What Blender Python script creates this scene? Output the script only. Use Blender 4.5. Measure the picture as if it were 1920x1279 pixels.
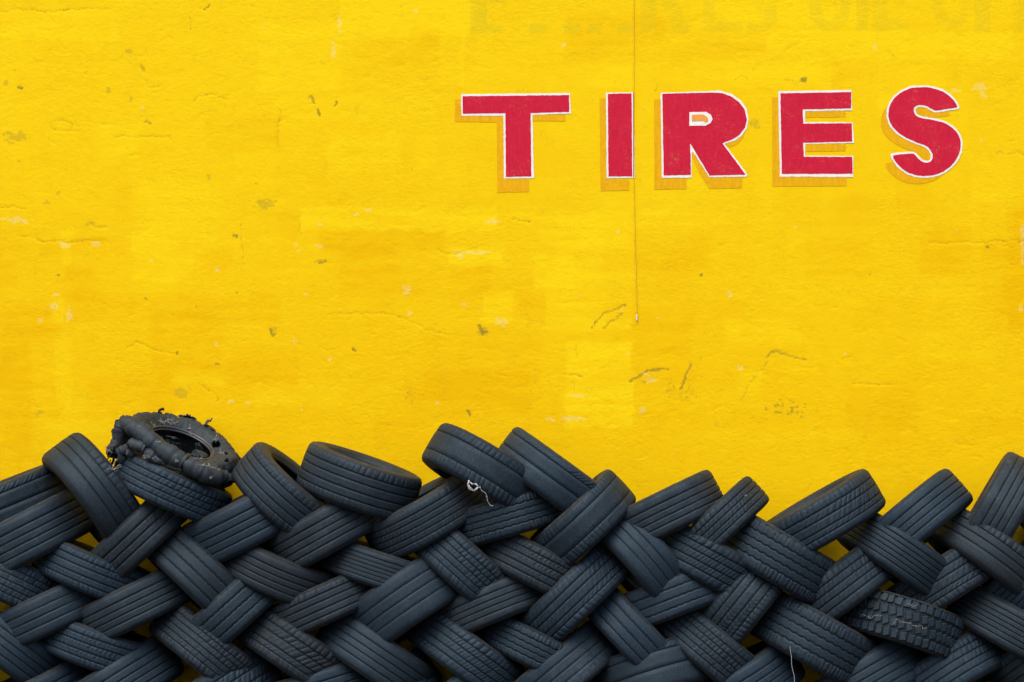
import bpy, bmesh, math, random
import numpy as np
from mathutils import Vector, Matrix, geometry
from mathutils import noise as mnoise

R = math.radians
sc = bpy.context.scene
for o in list(bpy.data.objects):
    bpy.data.objects.remove(o)
COL = sc.collection

# ------------------------------------------------------------------ camera, sky, sun, exposure
FPX = 3733.0            # focal length in photo pixels (70 mm on a 36 mm sensor)
PPM = 370.0             # photo pixels per metre on the wall plane (y = 0)
DIST = FPX / PPM        # camera to wall
ZC = 2.10               # camera height
cam_d = bpy.data.cameras.new('camera')
cam_d.sensor_width = 36.0
cam_d.lens = 70.0
cam_d.clip_end = 3000
cam = bpy.data.objects.new('camera', cam_d)
cam.location = (0, -DIST, ZC)
cam.rotation_euler = (R(90), 0, 0)
COL.objects.link(cam)
sc.camera = cam

SUN_EL, SUN_AZ = 60.0, -22.0      # elevation; azimuth from the camera axis, negative = from the left
world = bpy.data.worlds.new('World')
sc.world = world
world.use_nodes = True
wn = world.node_tree
wn.nodes.clear()
w_out = wn.nodes.new('ShaderNodeOutputWorld')
w_bg = wn.nodes.new('ShaderNodeBackground')
w_sky = wn.nodes.new('ShaderNodeTexSky')
w_sky.sky_type = 'NISHITA'
w_sky.sun_disc = False
w_sky.sun_elevation = R(SUN_EL)
w_sky.sun_rotation = R(180 + SUN_AZ * -1)
w_sky.air_density = 1.0
w_sky.dust_density = 4.0
w_sky.ozone_density = 1.0
w_bg.inputs['Strength'].default_value = 0.13
wn.links.new(w_sky.outputs[0], w_bg.inputs['Color'])
wn.links.new(w_bg.outputs[0], w_out.inputs['Surface'])

sun_d = bpy.data.lights.new('sun', 'SUN')
sun_d.energy = 1.5
sun_d.angle = R(50)
sun_d.color = (1.0, 0.95, 0.87)
sun = bpy.data.objects.new('sun', sun_d)
_el, _az = R(SUN_EL), R(SUN_AZ)
_to_sun = Vector((math.sin(_az) * math.cos(_el), -math.cos(_az) * math.cos(_el), math.sin(_el)))
sun.rotation_euler = _to_sun.to_track_quat('Z', 'Y').to_euler()
sun.location = (-3, -8, 9)
COL.objects.link(sun)

sc.view_settings.view_transform = 'Standard'
sc.view_settings.look = 'None'
sc.view_settings.gamma = 1.0
sc.view_settings.use_curve_mapping = False
sc.view_settings.exposure = 0.84

sc.cycles.max_bounces = 5
sc.cycles.diffuse_bounces = 3
sc.cycles.glossy_bounces = 2
sc.cycles.caustics_reflective = False
sc.cycles.caustics_refractive = False

random.seed(7)
rng = np.random.default_rng(7)


def wall_x(px):
    return (px - 960.0) / PPM


def wall_z(py):
    return ZC + (639.5 - py) / PPM


# ------------------------------------------------------------------ helpers
def tag(o, label=None, cat=None, group=None, kind=None):
    if label: o['label'] = label
    if cat: o['category'] = cat
    if group: o['group'] = group
    if kind: o['kind'] = kind
    return o


def link(o, parent=None):
    COL.objects.link(o)
    if parent is not None:
        o.parent = parent
    return o


def mesh_np(name, verts, quads, mat=None, uv=None, smooth=True):
    """verts (n,3), quads (m,4); uv per vertex (n,2)"""
    me = bpy.data.meshes.new(name)
    verts = np.asarray(verts, dtype=np.float32)
    quads = np.asarray(quads, dtype=np.int32)
    me.vertices.add(len(verts))
    me.vertices.foreach_set('co', verts.ravel())
    k = quads.shape[1]
    me.loops.add(quads.size)
    me.loops.foreach_set('vertex_index', quads.ravel())
    me.polygons.add(len(quads))
    me.polygons.foreach_set('loop_start', np.arange(0, quads.size, k, dtype=np.int32))
    me.polygons.foreach_set('loop_total', np.full(len(quads), k, dtype=np.int32))
    if smooth:
        me.polygons.foreach_set('use_smooth', np.ones(len(quads), dtype=bool))
    if uv is not None:
        lay = me.uv_layers.new(name='UVMap')
        uvl = np.asarray(uv, dtype=np.float32)[quads.ravel()]
        lay.data.foreach_set('uv', uvl.ravel())
    me.update(calc_edges=True)
    me.validate()
    if mat: me.materials.append(mat)
    return me


def grid_quads(n, m, wrap_n=False, wrap_m=False, flip=False):
    i = np.arange(n if wrap_n else n - 1)
    j = np.arange(m if wrap_m else m - 1)
    I, J = np.meshgrid(i, j, indexing='ij')
    a = I * m + J
    b = ((I + 1) % n) * m + J
    c = ((I + 1) % n) * m + (J + 1) % m
    d = I * m + (J + 1) % m
    q = np.stack([a, b, c, d], -1).reshape(-1, 4)
    return q[:, ::-1] if flip else q


def obj(name, me, parent=None):
    return link(bpy.data.objects.new(name, me), parent)


def vnoise(x, y, seed):
    """smooth value noise in [0,1] at float arrays x, y"""
    r = np.random.default_rng(seed).random((256, 256)).astype(np.float32)
    xi, yi = np.floor(x).astype(int), np.floor(y).astype(int)
    fx, fy = x - xi, y - yi
    fx = fx * fx * (3 - 2 * fx); fy = fy * fy * (3 - 2 * fy)
    a = r[xi & 255, yi & 255]; b = r[(xi + 1) & 255, yi & 255]
    c = r[xi & 255, (yi + 1) & 255]; d = r[(xi + 1) & 255, (yi + 1) & 255]
    return (a * (1 - fx) + b * fx) * (1 - fy) + (c * (1 - fx) + d * fx) * fy


def fbm(x, y, seed, octaves=4, gain=0.5):
    s, a, t = 0, 1.0, 0
    for k in range(octaves):
        s = s + a * vnoise(x * 2 ** k + 17.3 * k, y * 2 ** k + 5.1 * k, seed + k)
        t += a; a *= gain
    return s / t


def tube(name, pts, rad, mat, parent=None, sides=6):
    """round tube along a polyline, rad a number or a list"""
    pts = [Vector(p) for p in pts]
    n = len(pts)
    rad = [rad] * n if not hasattr(rad, '__len__') else rad
    V = []
    ref = Vector((0, -1, 0.3)).normalized()
    for i, p in enumerate(pts):
        t = (pts[min(i + 1, n - 1)] - pts[max(i - 1, 0)])
        t = t.normalized() if t.length > 1e-9 else Vector((0, 0, 1))
        a = t.cross(ref)
        a = a.normalized() if a.length > 1e-6 else t.orthogonal().normalized()
        b = t.cross(a)
        for k in range(sides):
            th = 2 * math.pi * k / sides
            V.append(p + (a * math.cos(th) + b * math.sin(th)) * rad[i])
    q = grid_quads(n, sides, False, True)
    return obj(name, mesh_np(name, [tuple(v) for v in V], q, mat), parent)


# ------------------------------------------------------------------ materials
class NT:
    def __init__(self, name):
        self.m = bpy.data.materials.new(name)
        self.m.use_nodes = True
        self.t = self.m.node_tree
        self.t.nodes.clear()
        self.out = self.n('ShaderNodeOutputMaterial')
        self.b = self.n('ShaderNodeBsdfPrincipled')
        self.l(self.b.outputs[0], self.out.inputs['Surface'])

    def n(self, typ, **kw):
        nd = self.t.nodes.new(typ)
        for k, v in kw.items(): setattr(nd, k, v)
        return nd

    def l(self, a, b): self.t.links.new(a, b)

    def set(self, sock, v):
        if hasattr(v, 'links') or hasattr(v, 'is_linked'): self.l(v, sock)
        else: sock.default_value = v

    def math(self, op, a, b=0.0, c=0.0, clamp=False):
        nd = self.n('ShaderNodeMath', operation=op); nd.use_clamp = clamp
        for i, v in enumerate((a, b, c)): self.set(nd.inputs[i], v)
        return nd.outputs[0]

    def mix(self, f, a, b, mode='MIX'):
        nd = self.n('ShaderNodeMix'); nd.data_type = 'RGBA'; nd.blend_type = mode
        self.set(nd.inputs[0], f)
        for s, v in ((nd.inputs[6], a), (nd.inputs[7], b)):
            if isinstance(v, tuple): v = v if len(v) == 4 else v + (1,)
            self.set(s, v)
        return nd.outputs[2]

    def noise(self, vec, scale, detail=4, rough=0.5, dist=0.0):
        nd = self.n('ShaderNodeTexNoise')
        nd.inputs['Scale'].default_value = scale
        nd.inputs['Detail'].default_value = detail
        nd.inputs['Roughness'].default_value = rough
        nd.inputs['Distortion'].default_value = dist
        if vec is not None: self.l(vec, nd.inputs['Vector'])
        return nd.outputs['Fac']

    def mapping(self, vec, scale=(1, 1, 1), rot=(0, 0, 0), loc=(0, 0, 0)):
        nd = self.n('ShaderNodeMapping')
        nd.inputs['Scale'].default_value = scale
        nd.inputs['Rotation'].default_value = rot
        nd.inputs['Location'].default_value = loc
        self.l(vec, nd.inputs['Vector'])
        return nd.outputs[0]

    def ramp(self, f, lo, hi, a=0.0, b=1.0):
        nd = self.n('ShaderNodeMapRange')
        nd.clamp = True
        self.l(f, nd.inputs[0])
        for i, v in enumerate((lo, hi, a, b)): nd.inputs[i + 1].default_value = v
        return nd.outputs[0]

    def attr(self, name, typ='GEOMETRY'):
        nd = self.n('ShaderNodeAttribute'); nd.attribute_name = name; nd.attribute_type = typ
        return nd.outputs['Fac']

    def pos(self): return self.n('ShaderNodeNewGeometry').outputs['Position']

    def objco(self): return self.n('ShaderNodeTexCoord').outputs['Object']

    def uv(self): return self.n('ShaderNodeTexCoord').outputs['UV']

    def bump(self, h, strength, dist, normal=None):
        nd = self.n('ShaderNodeBump')
        nd.inputs['Strength'].default_value = strength
        nd.inputs['Distance'].default_value = dist
        self.l(h, nd.inputs['Height'])
        if normal is not None: self.l(normal, nd.inputs['Normal'])
        return nd.outputs[0]


def crackle(t):
    """short broken hairline cracks in the paint film"""
    p = t.pos()
    out = None
    for sc_, mk, th, st in ((6.0, 3.1, .007, (1, 1, 1.3)), (15.0, 4.3, .012, (1, 1, 2.0))):
        n = t.noise(t.mapping(p, st, (0, 0, 0), (sc_, 0, mk)), sc_, 5, 0.62, 0.6)
        line = t.ramp(t.math('ABSOLUTE', t.math('SUBTRACT', n, 0.5)), th, th * 0.3)
        line = t.math('MULTIPLY', line, t.ramp(t.noise(t.mapping(p, (1, 1, 1.4), (0, 0, 0), (mk, 0, sc_)), mk * 2.2, 4, 0.7), 0.52, 0.60))
        out = line if out is None else t.math('MAXIMUM', out, line)
    return out


def stucco_bump(t):
    """fine relief shared by the wall paint and the lettering painted over it"""
    p = t.pos()
    a = t.noise(t.mapping(p, (1, 1, 1.5)), 42, 5, 0.62, 0.4)
    b = t.noise(t.mapping(p, (0.7, 1, 1.8)), 150, 3, 0.6)
    c = t.noise(t.mapping(p, (1, 1, 2.6)), 14, 4, 0.6, 0.8)
    c = t.ramp(c, 0.56, 0.66)
    h = t.math('ADD', t.math('MULTIPLY', a, 0.85), t.math('MULTIPLY', b, 0.50))
    h = t.math('ADD', h, t.math('MULTIPLY', c, 0.16))
    h = t.math('MULTIPLY', h, t.ramp(t.noise(p, 2.2, 3, 0.6), 0.36, 0.64, 0.25, 1.0))
    return t.bump(h, 0.30, 0.007)


def mat_wall():
    t = NT('yellow_wall_paint')
    p = t.pos()
    tint = t.attr('tint'); olive = t.attr('olive'); chip = t.attr('chip'); scuff = t.attr('scuff'); ghost = t.attr('ghost')
    n1 = t.noise(p, 9, 5, 0.6)
    n2 = t.noise(t.mapping(p, (1, 1, 3.2)), 30, 4, 0.65)
    n3 = t.noise(p, 210, 2, 0.6)
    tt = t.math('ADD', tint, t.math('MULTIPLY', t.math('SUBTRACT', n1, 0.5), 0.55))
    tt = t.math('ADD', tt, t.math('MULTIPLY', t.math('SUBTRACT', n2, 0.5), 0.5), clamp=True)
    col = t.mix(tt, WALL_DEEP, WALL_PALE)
    col = t.mix(t.math('MULTIPLY', t.ramp(n3, 0.45, 0.75), 0.10), col, (0.55, 0.36, 0.0))
    col = t.mix(t.math('MULTIPLY', ghost, 0.35), col, (0.52, 0.43, 0.012))
    edge = t.noise(t.mapping(p, (1, 1, 1.6)), 120, 4, 0.75)
    def rag(a, g):      # ragged mask: attribute broken up by fine noise
        return t.math('MULTIPLY', t.math('SUBTRACT', t.math('ADD', a, t.math('MULTIPLY', t.math('SUBTRACT', edge, 0.5), 2.0)), 0.5), g, clamp=True)
    col = t.mix(t.math('MULTIPLY', rag(olive, 3.2), 0.44), col, (0.30, 0.23, 0.02))
    col = t.mix(t.math('MULTIPLY', rag(scuff, 3.0), 0.68), col, (0.20, 0.14, 0.02))
    col = t.mix(t.math('MULTIPLY', rag(chip, 2.4), 0.40), col, (0.75, 0.66, 0.38))
    col = t.mix(t.math('MULTIPLY', crackle(t), 0.30), col, (0.36, 0.24, 0.01))
    t.l(col, t.b.inputs['Base Color'])
    t.b.inputs['Roughness'].default_value = 0.75
    t.b.inputs['Specular IOR Level'].default_value = 0.06
    t.l(stucco_bump(t), t.b.inputs['Normal'])
    return t.m


def mat_paint(name, col, fleck=None, fleck_amt=0.5, dark=None):
    t = NT(name)
    p = t.pos()
    n1 = t.noise(t.mapping(p, (2.5, 1, 0.7)), 26, 5, 0.65)
    c = t.mix(t.ramp(n1, 0.35, 0.7), col, dark or tuple(v * 0.82 for v in col))
    if fleck:
        n2 = t.noise(p, 120, 4, 0.75)
        n4 = t.noise(p, 9, 3, 0.6)
        f = t.math('MULTIPLY', t.ramp(n2, 0.54, 0.68), t.ramp(n4, 0.50, 0.66))
        c = t.mix(t.math('MULTIPLY', f, fleck_amt), c, fleck)
    t.l(c, t.b.inputs['Base Color'])
    t.b.inputs['Roughness'].default_value = 0.6
    t.b.inputs['Specular IOR Level'].default_value = 0.08
    t.l(stucco_bump(t), t.b.inputs['Normal'])
    return t.m


def mat_rubber(name, base, dusty, sipes=1.0, side=False):
    t = NT(name)
    oc = t.objco()
    tone = t.attr('tone', 'OBJECT'); dust = t.attr('dust', 'OBJECT')
    off = t.n('ShaderNodeCombineXYZ')
    t.l(t.math('MULTIPLY', tone, 37.0), off.inputs[0]); t.l(t.math('MULTIPLY', tone, 91.0), off.inputs[2])
    va = t.n('ShaderNodeVectorMath', operation='ADD'); t.l(oc, va.inputs[0]); t.l(off.outputs[0], va.inputs[1])
    v = va.outputs[0]
    n1 = t.noise(v, 7, 5, 0.6)
    n2 = t.noise(v, 55, 5, 0.7)
    n3 = t.noise(v, 420, 2, 0.6)
    c = t.mix(tone, tuple(x * 0.60 for x in base), tuple(x * 1.60 for x in base))
    warm = t.attr('warm', 'OBJECT')
    c = t.mix(t.math('MULTIPLY', warm, 0.62), c, (base[1] * 1.02, base[1] * 1.0, base[1] * 1.02))
    d = t.math('MULTIPLY', t.ramp(n1, 0.38, 0.75), t.ramp(n2, 0.36, 0.72))
    d = t.math('MULTIPLY', d, t.math('ADD', 0.30, dust), clamp=True)
    c = t.mix(d, c, dusty)
    sp = t.math('MULTIPLY', t.ramp(n3, 0.52, 0.72), 0.40)
    c = t.mix(sp, c, tuple(x * 2.0 for x in dusty))
    if side:
        sv = t.n('ShaderNodeSeparateXYZ'); t.l(t.uv(), sv.inputs[0])
        band = t.math('MULTIPLY', t.ramp(sv.outputs[1], 0.010, 0.022), t.ramp(sv.outputs[1], 0.036, 0.026))
        band = t.math('MULTIPLY', band, t.ramp(t.noise(v, 24, 4, 0.7), 0.40, 0.62))
        c = t.mix(t.math('MULTIPLY', band, t.math('ADD', 0.15, dust), clamp=True), c, (0.085, 0.074, 0.060))
    n5 = t.noise(v, 150, 3, 0.7)
    c = t.mix(1.0, c, t.mix(t.ramp(n5, 0.33, 0.67), (0.60, 0.60, 0.60), (1.45, 1.45, 1.45)), 'MULTIPLY')
    t.l(c, t.b.inputs['Base Color'])
    t.l(t.math('ADD', 0.44, t.math('MULTIPLY', n2, 0.32)), t.b.inputs['Roughness'])
    t.b.inputs['Specular IOR Level'].default_value = 0.32
    t.b.inputs['Specular Tint'].default_value = (0.62, 0.85, 1.0, 1)
    uv = t.uv()
    sx = t.n('ShaderNodeSeparateXYZ'); t.l(uv, sx.inputs[0])
    h = t.math('ADD', t.math('MULTIPLY', n3, 0.25), t.math('MULTIPLY', n2, 0.5))
    if not side:
        # fine siping across the rib, worn away in places
        ph = t.math('ADD', t.math('MULTIPLY', sx.outputs[0], 520.0), t.math('MULTIPLY', sx.outputs[1], 300.0))
        s = t.ramp(t.math('SINE', ph), 0.80, 0.97)
        s = t.math('MULTIPLY', s, t.ramp(t.noise(v, 11, 3, 0.5), 0.45, 0.60))
        h = t.math('SUBTRACT', h, t.math('MULTIPLY', s, 0.9 * sipes))
        # circumferential wear lines
        wl = t.noise(t.mapping(uv, (2.0, 260.0, 1.0)), 1.0, 3, 0.7)
        h = t.math('ADD', h, t.math('MULTIPLY', wl, 0.35))
    else:
        wl = t.math('SINE', t.math('MULTIPLY', sx.outputs[1], 900.0))
        h = t.math('ADD', h, t.math('MULTIPLY', t.ramp(wl, 0.7, 0.95), 0.5))
    t.l(t.bump(h, 0.7, 0.0022), t.b.inputs['Normal'])
    return t.m


def mat_plain(name, col, rough=0.6, metal=0.0, var=0.3, scale=40, bump=0.0, dist=0.003):
    t = NT(name)
    oc = t.objco()
    n1 = t.noise(oc, scale, 4, 0.65)
    c = t.mix(t.ramp(n1, 0.3, 0.7), tuple(x * (1 - var) for x in col), tuple(x * (1 + var) for x in col))
    t.l(c, t.b.inputs['Base Color'])
    t.b.inputs['Roughness'].default_value = rough
    t.b.inputs['Metallic'].default_value = metal
    if bump: t.l(t.bump(n1, bump, dist), t.b.inputs['Normal'])
    return t.m


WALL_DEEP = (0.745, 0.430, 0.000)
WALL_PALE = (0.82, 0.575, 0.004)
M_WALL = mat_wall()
M_RED = mat_paint('red_paint', (0.56, 0.014, 0.042), (0.66, 0.30, 0.12), 0.45, (0.46, 0.010, 0.035))
M_WHITE = mat_paint('white_paint', (0.80, 0.78, 0.74), (0.7, 0.45, 0.05), 0.5, (0.72, 0.70, 0.66))
M_ORANGE = mat_paint('orange_paint', (0.76, 0.392, 0.004), (0.78, 0.49, 0.01), 1.0)
M_PEACH = mat_paint('peach_paint', (0.82, 0.33, 0.06))
M_CABLE = mat_plain('painted_cable', (0.76, 0.50, 0.004), 0.5, 0, 0.25, 30)
M_CABLE_RED = mat_plain('painted_cable_red', (0.35, 0.012, 0.025), 0.5, 0, 0.3, 60)
M_BARE = mat_plain('bare_cable_end', (0.7, 0.66, 0.58), 0.5, 0, 0.1, 30)
M_TREAD = mat_rubber('tread_rubber', (0.0038, 0.0092, 0.0160), (0.036, 0.044, 0.053))
M_SIDE = mat_rubber('sidewall_rubber', (0.0100, 0.0120, 0.0150), (0.036, 0.034, 0.032), side=True)
M_CASING = mat_rubber('casing_rubber', (0.004, 0.005, 0.007), (0.012, 0.013, 0.015), 0.0)
M_BURNT = mat_rubber('burnt_rubber', (0.012, 0.016, 0.021), (0.045, 0.045, 0.046), 0.0, side=True)
M_BEAD = mat_plain('bead_rubber', (0.03, 0.034, 0.042), 0.38, 0, 0.4, 30)
M_CORD = mat_plain('frayed_cord', (0.34, 0.34, 0.32), 0.6, 0, 0.3, 90)
M_STRING = mat_plain('white_string', (0.36, 0.36, 0.36), 0.8, 0, 0.25, 160)
M_FADED = mat_plain('dirty_cord', (0.20, 0.20, 0.19), 0.8, 0, 0.5, 160)
M_GROUND = mat_plain('asphalt', (0.055, 0.055, 0.057), 0.9, 0, 0.3, 25, 0.4)
M_DROP = mat_plain('bird_dropping', (0.50, 0.51, 0.51), 0.6, 0, 0.3, 120)

# ------------------------------------------------------------------ ground
gx = 400.0
g = mesh_np('ground', [(-gx, -gx, 0), (gx, -gx, 0), (gx, gx, 0), (-gx, gx, 0)], [[0, 1, 2, 3]], M_GROUND)
tag(obj('ground', g), 'grey asphalt ground in front of the yellow wall', 'ground', kind='structure')

# ------------------------------------------------------------------ wall
# pixel coordinates below are places on the wall face, read off the photograph at PPM pixels per metre
LETTER_BOX = (848, 150, 1820, 372)
CRACKS = [
    [(0, 20), (8, 21), (35, 17), (60, 20), (110, 21), (130, 17), (165, 16), (205, 19)],
    [(362, 192), (370, 181), (395, 177), (430, 185)],
    [(1740, 456), (1800, 455), (1850, 455), (1862, 451), (1905, 451), (1925, 454)],
    [(215, 257), (250, 255), (320, 257), (323, 265)],
    [(616, 590), (662, 588), (737, 588), (757, 597), (796, 616), (840, 628)],
    [(0, 389), (20, 388), (45, 390)],
    [(95, 235), (100, 227), (120, 226), (135, 232), (130, 245), (112, 247), (97, 240)],
    [(135, 246), (150, 246)],
    [(262, 123), (267, 137)], [(272, 150), (277, 165), (300, 164)],
    [(375, 15), (383, 20), (392, 10)], [(360, 60), (357, 33)],
    [(577, 185), (584, 181), (592, 188), (588, 195), (578, 193)], [(597, 205), (598, 215)],
    [(628, 198), (632, 190)], [(523, 205), (523, 240), (520, 275)],
    [(452, 420), (455, 480), (457, 498)], [(562, 405), (563, 440)],
    [(40, 442), (55, 445), (75, 452), (130, 453), (200, 452)],
    [(167, 416), (178, 424), (200, 428)], [(237, 653), (252, 648), (257, 640)],
    [(257, 640), (300, 660), (330, 662)], [(375, 718), (395, 733), (410, 750)],
    [(595, 492), (607, 488), (620, 496)], [(505, 612), (513, 622), (512, 632)],
    [(1500, 330), (1530, 325), (1560, 335)], [(1055, 700), (1085, 706), (1100, 705)],
    [(820, 470), (840, 478), (860, 475)], [(960, 412), (995, 415)], [(1470, 150), (1500, 152)],
    [(1080, 650), (1082, 672)], [(1075, 720), (1077, 736)], [(1340, 760), (1345, 800)], [(1600, 720), (1680, 722)],
    [(1225, 150), (1232, 163), (1226, 172)], [(1370, 155), (1390, 140), (1402, 148)],
]
SCUFFS = [
    ([(1110, 615), (1120, 600), (1140, 585), (1172, 572)], 4, 0.75),
    ([(1130, 614), (1150, 601), (1168, 588)], 4, 0.7),
    ([(1183, 716), (1205, 700), (1225, 694), (1252, 693)], 4, 0.85),
    ([(1205, 716), (1235, 708)], 5, 0.6),
    ([(1276, 731), (1287, 705), (1297, 683)], 4, 0.85), ([(1310, 690), (1314, 670)], 3, 0.6),
    ([(1390, 752), (1400, 725), (1430, 690), (1442, 676)], 4, 0.55),
    ([(1438, 669), (1448, 661), (1460, 659), (1480, 664), (1512, 676)], 5, 0.75),
    ([(1358, 696), (1375, 712), (1395, 728)], 3, 0.5), ([(1530, 537), (1550, 543), (1575, 556)], 4, 0.5),
    ([(1255, 722), (1257, 740)], 7, 0.5), ([(1420, 795), (1440, 785)], 5, 0.5),
    ([(1072, 703), (1092, 707)], 2, 0.7), ([(965, 412), (995, 415)], 3, 0.6),
    ([(1890, 290), (1912, 282), (1920, 292)], 4, 0.6), ([(170, 418), (198, 428)], 3, 0.5),
    ([(1313, 514), (1314, 515)], 4, 1.3), ([(332, 659), (333, 662)], 4, 1.3), ([(662, 654), (668, 657)], 4, 1.2),
    ([(878, 770), (880, 778)], 5, 1.1), ([(900, 612), (907, 625)], 6, 0.95), ([(903, 625), (915, 622)], 3, 0.9),
    ([(440, 441), (445, 443)], 5, 0.8), ([(598, 493), (612, 489)], 5, 0.9), ([(510, 617), (514, 628)], 6, 0.9),
    ([(1851, 463), (1853, 464)], 4, 1.2), ([(273, 560), (276, 561)], 4, 0.9), ([(107, 516), (111, 515)], 4, 0.9),
    ([(368, 576), (371, 577)], 3, 1.0), ([(445, 548), (448, 548)], 3, 0.9), ([(404, 683), (413, 684)], 3, 0.9),
    ([(584, 181), (590, 194)], 4, 0.9), ([(597, 205), (599, 216)], 4, 1.0), ([(629, 197), (633, 190)], 4, 0.9),
    ([(270, 132), (266, 124)], 4, 0.8), ([(272, 228), (282, 233)], 4, 0.8), ([(383, 20), (391, 10)], 4, 0.8),
    ([(35, 163), (43, 165)], 4, 0.9), ([(1504, 148), (1509, 150)], 6, 0.9), ([(1868, 285), (1880, 288)], 5, 0.6),
    ([(118, 20), (130, 18)], 3, 0.8), ([(88, 260), (90, 257)], 3, 0.8), ([(168, 275), (168, 273)], 3, 0.8),
]
SPECKLE = [(1480, 765, 42, 17, 0.75), (1290, 735, 18, 18, 0.55), (775, 745, 22, 12, 0.6), (1258, 728, 10, 14, 0.6), (820, 742, 12, 12, 0.4), (1450, 905, 25, 15, 0.45), (1400, 870, 20, 10, 0.4),
           (340, 735, 20, 12, 0.35), (30, 105, 14, 12, 0.4), (235, 92, 8, 8, 0.5), (205, 168, 6, 12, 0.55), (243, 182, 5, 9, 0.6), (25, 135, 8, 10, 0.5), (370, 235, 14, 10, 0.35), (1415, 185, 10, 8, 0.4), (1300, 950, 20, 10, 0.3)]
OLIVE = [(30, 257, 19, 9), (494, 382, 18, 9), (392, 333, 5, 5), (88, 379, 5, 4), (38, 164, 6, 4), (1416, 232, 8, 9), (514, 618, 6, 7), (905, 622, 8, 8), (1508, 149, 5, 5),
         (340, 735, 16, 8), (172, 419, 8, 4), (440, 442, 6, 4), (603, 491, 9, 5), (480, 343, 4, 3), (245, 350, 4, 3), (108, 362, 4, 3), (75, 774, 8, 5), (35, 302, 4, 3), (240, 95, 6, 5), (245, 184, 4, 7), (203, 170, 4, 9), (10, 155, 6, 4)]
CHIPS = [(555, 461, 4, 6), (600, 462, 9, 5), (408, 507, 5, 6), (885, 474, 34, 5), (865, 480, 10, 5), (763, 545, 8, 9), (870, 571, 5, 5), (769, 588, 5, 5), (619, 673, 5, 5), (573, 553, 6, 4),
         (30, 412, 24, 8), (120, 460, 10, 8), (105, 552, 8, 4), (130, 592, 6, 14), (76, 600, 5, 5), (283, 489, 4, 4), (553, 640, 5, 7), (404, 645, 4, 4), (465, 757, 5, 5), (432, 753, 8, 4),
         (1058, 84, 7, 6), (1640, 90, 4, 8), (1838, 165, 14, 8), (1845, 180, 9, 6), (1917, 450, 4, 38), (1914, 578, 4, 7), (1368, 553, 6, 6), (1218, 712, 12, 6), (1210, 702, 8, 4), (1388, 690, 6, 6),
         (1205, 770, 6, 7), (1080, 742, 22, 4), (1030, 785, 9, 5), (1075, 785, 26, 5), (940, 605, 14, 9), (780, 20, 4, 4), (493, 52, 3, 3), (636, 45, 5, 18), (625, 95, 5, 14), (268, 202, 4, 4),
         (180, 458, 6, 5), (102, 575, 8, 10), (178, 456, 10, 4), (1585, 663, 4, 4), (560, 470, 5, 3), (690, 395, 12, 5), (668, 401, 5, 4), (600, 420, 6, 4), (925, 415, 12, 5), (1790, 170, 12, 4), (1490, 425, 4, 3), (1160, 435, 4, 4), (820, 755, 6, 4), (1840, 262, 4, 5), (1590, 905, 4, 4)]
# faded older lettering under the yellow: BRAKES OIL CH, only its foot inside the picture
GHOST = [
    [(882, -95), (913, -95), (913, 48), (944, 49), (938, 63), (882, 63)], [(913, -12), (955, -12), (950, 6), (925, 7), (913, 2)], [(913, -95), (960, -95), (962, -80), (913, -78)],
    [(993, -95), (1026, -95), (1026, -20), (993, -20)], [(993, 45), (1026, 45), (1026, 62), (993, 62)],
    [(1054, 45), (1085, 42), (1093, 62), (1060, 62)], [(1099, 62), (1104, 44), (1131, 44), (1127, 62)], [(1154, 45), (1184, 45), (1188, 62), (1160, 62)],
    [(1200, -95), (1231, -95), (1231, 60), (1200, 60)], [(1231, -20), (1258, -30), (1296, 60), (1262, 60), (1238, 0)],
    [(1318, -95), (1340, -95), (1340, 42), (1392, 42), (1392, 60), (1318, 60)],
    [(1402, 40), (1420, 48), (1435, 38), (1430, 12), (1456, 8), (1458, 40), (1440, 58), (1415, 62), (1400, 58)],
    [(1515, -10), (1536, -10), (1540, 25), (1556, 42), (1572, 25), (1577, -10), (1598, -10), (1592, 35), (1572, 58), (1540, 58), (1520, 35)],
    [(1606, -95), (1628, -95), (1628, 58), (1606, 58)], [(1636, -95), (1664, -95), (1664, 38), (1703, 36), (1704, 58), (1636, 59)],
    [(1743, -40), (1764, -40), (1766, 10), (1780, 32), (1800, 24), (1819, 26), (1806, 48), (1784, 56), (1760, 42), (1746, 15)],
    [(1827, -95), (1856, -95), (1856, 60), (1827, 60)], [(1908, -95), (1936, -95), (1936, 60), (1908, 60)], [(1856, -30), (1908, -30), (1908, -12), (1856, -12)],
]
LIGHT = [(560, 388, 930, 432, .35), (1000, 480, 1075, 540, .3), (1062, 640, 1187, 800, .35), (1025, 510, 1187, 620, .25), (320, 690, 420, 720, 0.2), (115, 430, 135, 500, .3), (95, 560, 118, 604, .35),
         (105, 634, 132, 760, .25), (905, 550, 960, 600, .35), (840, 465, 945, 500, .3), (640, 0, 880, 70, .2), (485, 40, 640, 170, .22), (1300, 110, 1560, 165, .25), (1440, 60, 1900, 110, .25),
         (1820, 300, 1900, 460, .12), (250, 420, 330, 600, .12), (1360, 600, 1500, 650, .2), (960, 330, 1180, 470, .15), (470, 720, 640, 760, .15), (1100, 120, 1187, 165, .2), (1200, 300, 1450, 420, .12)]
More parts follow.
